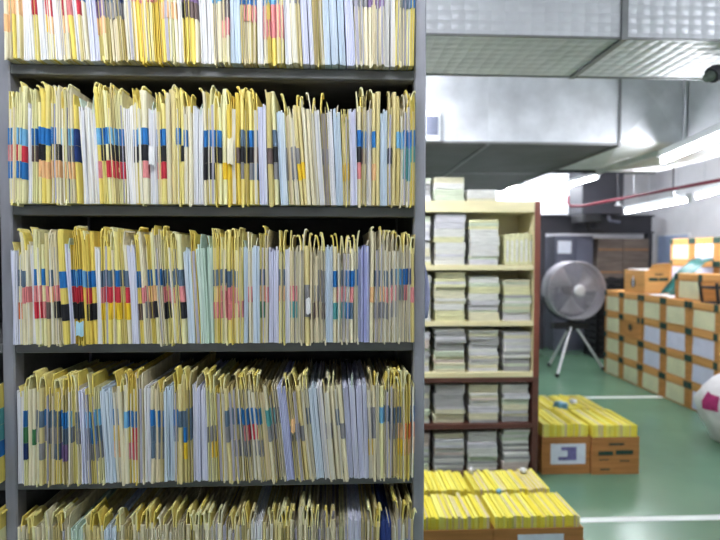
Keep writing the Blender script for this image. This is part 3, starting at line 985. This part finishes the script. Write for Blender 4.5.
# open carton on top
t = thing('open_carton', 'open brown carton with green print on top of the carton wall', 'carton', (BX + 0.03, 6.085, TOP + 0.0015))
b = MB()
L_, W_, H_ = 0.44, 0.30, 0.275
for (xa, ya_, xb, yb_) in ((0, 0, W_, 0.006), (0, L_ - 0.006, W_, L_), (0, 0.006, 0.006, L_ - 0.006), (W_ - 0.006, 0.006, W_, L_ - 0.006)):
    b.box((xa, ya_, 0), (xb, yb_, H_))
b.box((0.006, 0.006, 0), (W_ - 0.006, L_ - 0.006, 0.006))
b.build('body', M['card_lid'], t)
MB().add([(0.03, 0, H_), (W_, 0, H_), (W_, -0.02, H_ + 0.09), (0.1, -0.02, H_ + 0.08), (0.03, 0.004, H_), (W_, 0.004, H_), (W_, -0.016, H_ + 0.09), (0.1, -0.016, H_ + 0.08)],
         [(0, 1, 2, 3), (7, 6, 5, 4), (0, 4, 5, 1), (1, 5, 6, 2), (2, 6, 7, 3), (3, 7, 4, 0)]).build('flap', M['card_lid'], t)
MB().box((0.05, -0.0015, 0.155), (0.16, 0, 0.195)).build('green_print', M['green_print'], t)
MB().box((0.17, -0.0015, 0.158), (0.28, 0, 0.192)).build('green_print', M['green_print'], t)
MB().box((0.12, -0.0015, 0.222), (0.22, 0, 0.238)).build('small_print', M['dark_print'], t)
MB().tube([(-0.0015, 0.24, 0.12), (-0.0005, 0.24, 0.12)], 0.05, 14).build('emblem', M['dark_print'], t)
MB().box((-0.0025, 0.225, 0.08), (-0.0015, 0.25, 0.20)).build('emblem_stripe', M['lab_plain'], t)
MB().box((0.02, 0.05, 0.01), (W_ - 0.02, L_ - 0.05, 0.29)).build('contents', M['p_w'], t)
# paper lying on the cartons
b = MB()
vs, fs = [], []
for i in range(9):
    u = i / 8
    for v in (0, 1):
        for th in (0, 0.002):
            vs.append((0.01 + v * 0.26, u * 0.62, 0.003 + 0.012 * abs(math.sin(u * 6)) + th))
for i in range(8):
    p, q = i * 4, i * 4 + 4
    fs += [(p, p + 2, q + 2, q), (p + 1, q + 1, q + 3, p + 3), (p, q, q + 1, p + 1), (p + 2, p + 3, q + 3, q + 2)]
fs += [(0, 1, 3, 2), (32, 34, 35, 33)]
o = b.add(vs, fs).build('paper_sheet', M['p_w'], None, True)
o.location = (BX, 5.575, TOP)
o.scale = (1, 0.8, 1)
tag(o, 'white paper sheet lying on top of the carton wall', 'paper')
# teal plastic sheet draped down from the rear rank over the upper carton
path = [(4.22, 6.2, 1.46), (4.08, 5.98, 1.50), (3.96, 5.92, 1.47), (3.86, 5.95, 1.36), (3.80, 6.02, 1.22), (3.76, 6.1, TOP + 0.02)]
vs, fs = [], []
for i, p in enumerate(path):
    for j in range(6):
        v = j / 5
        wv = 0.02 * math.sin(v * 9 + i)
        for th in (0, 0.003):
            vs.append((p[0] - 4.0 + wv, p[1] - 6.0 + (v - 0.5) * -0.30 + th, p[2] + wv * 0.5 - TOP + 0.002 + th))
for i in range(5):
    for j in range(5):
        a = (i * 6 + j) * 2
        c = a + 12
        fs += [(a, a + 2, c + 2, c), (a + 1, c + 1, c + 3, a + 3)]
    a = (i * 6) * 2
    c = a + 12
    fs += [(a, c, c + 1, a + 1), (a + 10, a + 11, c + 11, c + 10)]
for j in range(5):
    a = j * 2
    fs.append((a, a + 1, a + 3, a + 2))
    a += 60
    fs.append((a, a + 2, a + 3, a + 1))
o = MB().add(vs, fs).build('plastic_sheet', M['teal_cloth'], None, True)
o.location = (4.0, 5.80, TOP)
tag(o, 'crumpled dark teal plastic sheet draped between cartons on the right', 'plastic sheet')
# black wire tray at the edge
t = thing('document_tray', 'black open frame tray standing on the nearest cartons at the right edge', 'tray', (BX + 0.02, 4.96, TOP + 0.0015))
Q = [(0, 0.12, 0), (0, -0.1, 0), (0.30, -0.1, 0), (0.30, 0.12, 0)]
MB().tube(Q, 0.012, 6, True).build('lower_frame', M['black'], t)
Q2 = [(-0.03, 0.13, 0.2), (-0.03, -0.11, 0.2), (0.32, -0.11, 0.2), (0.32, 0.13, 0.2)]
MB().tube([(x, y, 0.15) for x, y, z in Q2], 0.01, 6, True).build('upper_frame', M['black'], t)
for (x, y, z), (x2, y2, z2) in zip(Q, Q2):
    MB().tube([(x, y, z), (x2, y2, 0.2)], 0.014, 6).build('post', M['black'], t)

# white sack
cx, cy = 3.33, 4.22
t = thing('white_sack', 'bulging white plastic sack with magenta print on the floor', 'sack', (cx, cy, 0))
prof = [(0, 0.0), (0.16, 0.002), (0.215, 0.03), (0.25, 0.12), (0.32, 0.22), (0.355, 0.30), (0.36, 0.36), (0.32, 0.44), (0.24, 0.52), (0.16, 0.57), (0.07, 0.60), (0, 0.605)]


def sackp(i, k, n, off=0):
    r, z = prof[i]
    a = 2 * math.pi * k / n
    q = 1 + 0.06 * math.sin(3 * a + z * 5) + 0.04 * math.sin(7 * a + z * 14) + 0.025 * math.sin(13 * a - z * 9)
    rr = (r * q) + off if r > 0 else 0
    return (rr * math.cos(a), rr * math.sin(a) * 0.8, z + (0.02 * math.sin(5 * a) if 0.3 < z else 0))


n = 40
vs = [sackp(i, k, n) for i in range(1, len(prof) - 1) for k in range(n)]
m = len(prof) - 2
fs = [(i * n + k, i * n + (k + 1) % n, (i + 1) * n + (k + 1) % n, (i + 1) * n + k) for i in range(m - 1) for k in range(n)]
fs += [tuple(reversed(range(n))), tuple(range((m - 1) * n, m * n))]
MB().add(vs, fs).build('body', M['sack'], t, True)
vs, fs = [], []
ks = range(20, 24)
for i in range(5, 8):
    for k in ks:
        vs.append(sackp(i, k, n, 0.003))
for i in range(2):
    for k in range(3):
        a = i * 4 + k
        fs.append((a, a + 1, a + 5, a + 4))
n0 = len(vs)
MB().add(vs, fs).build('printed_patch', M['magenta'], t, True)
MB().tube([(0.0, 0, 0.59), (0.01, -0.01, 0.64), (0.05, -0.03, 0.69)], [0.05, 0.035, 0.06], 10).build('knot', M['sack'], t, True)


# ================================================================== open cartons of yellow folders
def tray(x0, x1, y0, y1, label, group, lab=None, prints=False, n=24, where='', top=0.318, depthcut=0.02):
    h = 0.262
    cx = (x0 + x1) / 2
    t = thing('file_carton', label, 'carton', (cx, y0, 0), (0, 0, 0), group)
    w = (x1 - x0) / 2
    d = y1 - y0
    b = MB()
    b.box((-w, 0, 0), (w, 0.006, h)).box((-w, d - 0.006, 0), (w, d, h)).box((-w, 0.006, 0), (-w + 0.006, d - 0.006, h)).box((w - 0.006, 0.006, 0), (w, d - 0.006, h))
    b.box((-w + 0.006, 0.006, 0), (w - 0.006, d - 0.006, 0.006))
    b.build('body', M['card_dark'], t)
    if lab:
        xa, xb, za, zb = lab
        l = MB().box((xa, -0.0015, za), (xb, 0, zb)).build('label', M['lab_plain'], t)
        if prints:
            u = (xb - xa)
            mb = MB()
            cx_, cz_ = (xa + xb) / 2, (za + zb) / 2
            mb.box((cx_ - 0.07, -0.0024, cz_ - 0.045), (cx_ + 0.06, -0.0015, cz_ - 0.02))
            mb.box((cx_ - 0.05, -0.0024, cz_ + 0.025), (cx_ + 0.06, -0.0015, cz_ + 0.05))
            mb.box((cx_ - 0.005, -0.0024, cz_ - 0.02), (cx_ + 0.06, -0.0015, cz_ + 0.025))
            mb.build('purple_print', M['purple_print'], l)
    wi = w - 0.010
    ws = [random.uniform(0.7, 1.3) for _ in range(n)]
    s = sum(ws)
    x = -wi
    for i in range(n):
        ww = 2 * wi * ws[i] / s
        xm = x + ww / 2
        x += ww
        hh = top - 0.008 + random.uniform(-0.005, 0.005)
        y0_ = 0.010 + random.uniform(0, 0.008)
        y1_ = d - depthcut + random.uniform(-0.02, 0.008)
        f = thing('yellow_folder', 'bright yellow folder, %s from left in %s' % (nth(i + 1), where), 'folder', (cx + xm, y0, 0.0065), (0, R(random.uniform(-0.4, 0.4)), 0), 'yellow folders in ' + where)
        fl = random.uniform(-0.002, 0.002)
        tk = min(0.0024, ww * 0.26)
        b = MB()
        for sx in (-1, 1):
            xx = sx * (ww / 2 - tk / 2 - 0.0002)
            b.ribbon([(xx, 0.001), (xx, 0.1), (xx, 0.2), (xx + fl * 0.3, hh - 0.02), (xx + fl + sx * 0.0006, hh - random.uniform(0, 0.004))], y0_, y1_, tk)
        b.build('cover', M[random.choice(['yfold', 'yfold', 'yfold2', 'yfold3'])], f)
        iw = ww / 2 - tk - 0.001
        if iw > 0.0004:
            MB().extrude([(-iw, y0_ + 0.003), (iw, y0_ + 0.002), (iw, y1_ - 0.004), (-iw, y1_ - 0.004)], [(0.002, 0, 1, 0), (hh - random.uniform(0.002, 0.006), fl * 0.5, 1, 0)]).build('sheets', M[random.choice(['yfold3', 'yfold2', 'yfold', 'sheet2'])], f)
    return t


def gx(px, Y):
    return at(px, 480, Y).x


ya, yb, yc_, yd = 2.455, 2.74, 2.746, 3.04
xb1, xb2 = gx(494, ya), gx(584, ya)
bw = xb2 - xb1
tray(xb1 + 0.001, xb2, ya, yb, 'front right open carton of yellow folders with white label', 'open cartons in the foreground', (-0.10, 0.12, 0.09, 0.235), False, 26, 'the front right foreground carton')
tray(xb1 - bw, xb1 - 0.002, ya, yb, 'front left open carton of yellow folders beside the rack', 'open cartons in the foreground', None, False, 26, 'the front left foreground carton')
tray(xb1 + 0.001 - 0.02, xb2 - 0.03, yc_, yd, 'rear right open carton of yellow folders below the bookcase', 'open cartons in the foreground', None, False, 25, 'the rear right foreground carton')
tray(xb1 - bw - 0.02, xb1 - 0.023, yc_, yd, 'rear left open carton of yellow folders below the bookcase', 'open cartons in the foreground', None, False, 26, 'the rear left foreground carton')
yg = 3.69
xg0, xg1, xg2 = gx(541.5, yg), gx(590, yg), gx(637, yg)
tray(xg0, xg1 - 0.003, yg, yg + 0.43, 'open carton of yellow folders with white and purple label by bookcase', 'open cartons behind', (-0.11, 0.14, 0.07, 0.215), True, 20, 'the purple labelled carton', 0.352)
t = tray(xg1 + 0.003, xg2, yg - 0.02, yg + 0.41, 'open carton of yellow folders with dark green print beside bookcase', 'open cartons behind', None, False, 20, 'the green printed carton', 0.348)
hw = (xg2 - xg1) / 2
for (xa, xb, za, zb) in ((-0.125, -0.02, 0.135, 0.165), (0.0, 0.125, 0.14, 0.17)):
    MB().bevbox((xa, -0.0025, za), (xb, 0.0, zb), 0.001).build('green_print', M['green_print'], t)
for (xa, xb, za, zb) in ((-0.05, 0.06, 0.205, 0.222), (-0.11, -0.04, 0.03, 0.042), (0.03, 0.1, 0.09, 0.1), (-0.12, -0.05, 0.10, 0.108)):
    MB().box((xa, -0.0015, za), (xb, 0.0, zb)).build('small_print', M['dark_print'], t)
tray(xg0 + 0.01, xg1 + 0.01, yg + 0.44, yg + 0.87, 'far left open carton of yellow folders behind the labelled one', 'open cartons behind', None, False, 20, 'the far left carton beside bookcase', 0.335)
tray(xg1 + 0.02, xg2 + 0.0, yg + 0.44, yg + 0.87, 'far right open carton of yellow folders behind the green printed one', 'open cartons behind', None, False, 20, 'the far right carton beside bookcase', 0.335)


def crumple(name, c, r, m, label, cat):
    b = MB()
    vs, fs = [], []
    n, k = 12, 7
    for i in range(1, k):
        th = math.pi * i / k
        for j in range(n):
            a = 2 * math.pi * j / n
            q = 1 + random.uniform(-0.28, 0.28)
            vs.append((r[0] * q * math.sin(th) * math.cos(a), r[1] * q * math.sin(th) * math.sin(a), r[2] * (1 + q * math.cos(th))))
    for i in range(k - 2):
        for j in range(n):
            l = (j + 1) % n
            fs.append((i * n + j, (i + 1) * n + j, (i + 1) * n + l, i * n + l))
    fs += [tuple(range(n)), tuple(reversed(range((k - 2) * n, (k - 1) * n)))]
    o = b.add(vs, fs).build(name, m, None, True)
    o.location = c
    return tag(o, label, cat)


crumple('crumpled_plastic', at(561, 410, yg + 0.52), (0.055, 0.06, 0.035), M['blue_plastic'], 'crumpled blue plastic on yellow folders beside the bookcase', 'plastic')
crumple('crumpled_plastic', at(573, 404, yg + 0.6), (0.03, 0.04, 0.02), M['lab_plain'], 'small white crumpled wrapper on yellow folders beside the bookcase', 'plastic')
p = at(497, 490, yc_ + 0.0)
crumple('crumpled_plastic', at(499, 494, 2.74), (0.013, 0.02, 0.013), M['blue_plastic'], 'tiny blue wrapper between the foreground rows of yellow folders', 'plastic')
crumple('paper_ball', at(523, 473, 2.96), (0.018, 0.02, 0.015), M['p_w'], 'white paper ball at the back of foreground yellow folders', 'paper')
crumple('paper_ball', at(471, 474, 2.96), (0.014, 0.02, 0.02), M['p_w2'], 'grey paper ball above the rear left foreground carton', 'paper')

# ================================================================== bookcases
YB = 3.60
bx0, bx1 = gx(396, YB) - 0.045, gx(537, YB)
BDEP = 0.34


def bz(py):
    return at(480, py, YB).z


def bookcase(label, zlo, zhi, boards, mf, ms, mi):
    t = thing('bookcase', label, 'bookcase', ((bx0 + bx1) / 2, YB, zlo))
    w = (bx1 - bx0) / 2
    for s in (-1, 1):
        xa = w - 0.036 if s > 0 else -w
        p = MB().box((xa, 0.0, 0), (xa + 0.036, BDEP, zhi - zlo)).build('side_panel', mi, t)
        MB().box((xa - 0.001, -0.006, 0), (xa + 0.037, 0.0, zhi - zlo)).build('edge_band', ms, p)
    for (za, zb) in boards:
        p = MB().box((-w + 0.036, 0.004, za - zlo), (w - 0.036, BDEP - 0.01, zb - zlo)).build('shelf', mi, t)
        MB().box((-w + 0.036, -0.002, za - zlo), (w - 0.036, 0.004, zb - zlo)).build('edge_band', mf, p)
    MB().box((-w + 0.036, BDEP - 0.01, 0), (w - 0.036, BDEP, zhi - zlo)).build('back_panel', mi, t)
    return t


zA = [bz(212), bz(270), bz(326), bz(378.5), bz(429)]     # bottoms of the boards
th = 0.030
z_split = bz(377.5)
bookcase('cream bookcase with red-brown sides standing on the dark lower bookcase', z_split + 0.001, bz(201), [(bz(212), bz(201)), (bz(270), bz(265)), (bz(326), bz(321.5)), (z_split + 0.001, bz(372.5))], M['cream'], M['brown'], M['cream'])
bookcase('dark brown lower bookcase on the floor behind yellow folders', 0.0, z_split, [(bz(382.5), z_split), (bz(429), bz(424)), (0.03, 0.06)], M['brown_dark'], M['brown_dark'], M['brown_dark'])

cols = [(396, 430.5), (433, 465), (467.5, 498.5), (501.5, 530)]
shelf_rows = [(265, (215, 213, 218.5, None), 'top'), (321.5, (275, 271.5, 276, 279.5), 'second'), (372.5, (331, 328.5, 330, 332), 'third'), (424, (385, 384.5, 385, 385), 'fourth'), (None, (433, 434, 433, 430), 'lowest')]
BT = dict(w=(226, 224, 218), c=(222, 216, 186), g=(206, 214, 190), l=(214, 211, 216), y=(226, 222, 176), p=(222, 204, 196), k=(170, 168, 168))
for k, rgb in BT.items():
    M['s_' + k] = mat('stack_' + k, rgb, 0.8, var=0.16, scale=(12, 12, 300), bump=0.2, spec=0.2)
M['p_k'] = mat('cover_grey', (120, 118, 118), 0.7)
CN = ('partly hidden left', 'left', 'middle', 'right')
TN = dict(w='white', c='cream', g='pale green', l='lilac grey', y='yellowish', p='pinkish', k='grey')


def slab(cx, z, w, th, tone, label, group, dz=0.0):
    t = thing('document_bundle', label, 'document bundle', (cx, YB + 0.012 + random.uniform(0, 0.02), z), (0, 0, R(random.uniform(-1.2, 1.2))), group)
    n = 2 if th < 0.045 else 3
    h = th / n
    for i in range(n):
        e = random.uniform(0, 0.006)
        sx = random.uniform(-0.003, 0.003)
        b = MB()
        hw = w / 2 - 0.004 - e * 0.5
        sec = [(-hw, e + 0.004), (-hw + 0.004, e), (hw - 0.004, e + 0.001), (hw, e + 0.005), (hw, 0.27), (-hw, 0.27)]
        b.extrude(sec, [(i * h + 0.0004, sx, 1, 0), (i * h + h * 0.5, sx, 1.004, -0.0015), (i * h + h - 0.0012, sx, 1, 0)])
        b.build('paper_block', M['s_' + (tone if i == 0 or random.random() < 0.6 else random.choice('wcglk'))], t)
    return t


for ri, (pyb, tops, rn) in enumerate(shelf_rows):
    zb_ = bz(pyb) + 0.001 if pyb else 0.061
    for ci, (pa, pb) in enumerate(cols):
        if tops[ci] is None:
            # upright files
            xa, xb = gx(502.5, YB + 0.03), gx(530, YB + 0.03)
            n = 6
            for i in range(n):
                w = (xb - xa) / n
                t = thing('upright_file', 'upright cream file, %s from left on the top bookcase shelf' % nth(i + 1), 'file', (xa + w * (i + 0.5), YB + 0.02, zb_), (0, 0, 0), 'upright files in the bookcase')
                hh = bz(232) - zb_ - random.uniform(0, 0.015)
                MB().bevbox((-w / 2 + 0.001, 0, 0), (w / 2 - 0.001, 0.25, hh), 0.003).build('cover', M['s_' + random.choice('cyw')], t)
                MB().box((-w / 2 + 0.008, -0.001, hh * 0.1), (w / 2 - 0.008, 0.0, hh * 0.8)).build('spine_label', M['s_w'], t)
            continue
        xa, xb = gx(pa, YB + 0.02), gx(pb, YB + 0.02)
        ztop = bz(tops[ci]) - 0.004
        H = ztop - zb_
        n = max(4, round(H / 0.052))
        hs = [random.uniform(0.6, 1.4) for _ in range(n)]
        s = sum(hs)
        z = zb_
        for i in range(n):
            th_ = H * hs[i] / s
            tone = random.choice('wwwccgly' if ri < 2 else 'wcgllkkp')
            w = (xb - xa) * random.uniform(0.94, 1.0)
            slab((xa + xb) / 2 + random.uniform(-0.006, 0.006) * (0 if ci == 0 else 1), z, w, th_ - 0.001, tone,
                 '%s document bundle, %s from bottom, %s stack, %s bookcase shelf' % (TN[tone], nth(i + 1), CN[ci], rn), 'document bundles on the %s bookcase shelf' % rn)
            z += th_
# stacks on top of the bookcase
for ci, (pa, pb, pt, n) in enumerate(((396, 430, 178, 4), (432, 463, 176.5, 4), (465, 495, 189, 2))):
    zb_ = bz(201) + 0.001
    H = bz(pt) - zb_
    z = zb_
    for i in range(n):
        tone = random.choice('wwcgk')
        xa, xb = gx(pa, YB + 0.02), gx(pb, YB + 0.02)
        slab((xa + xb) / 2, z, xb - xa, H / n - 0.001, tone, '%s document bundle, %s from bottom, %s stack on top of bookcase' % (TN[tone], nth(i + 1), CN[ci]), 'document bundles on top of the bookcase')
        z += H / n
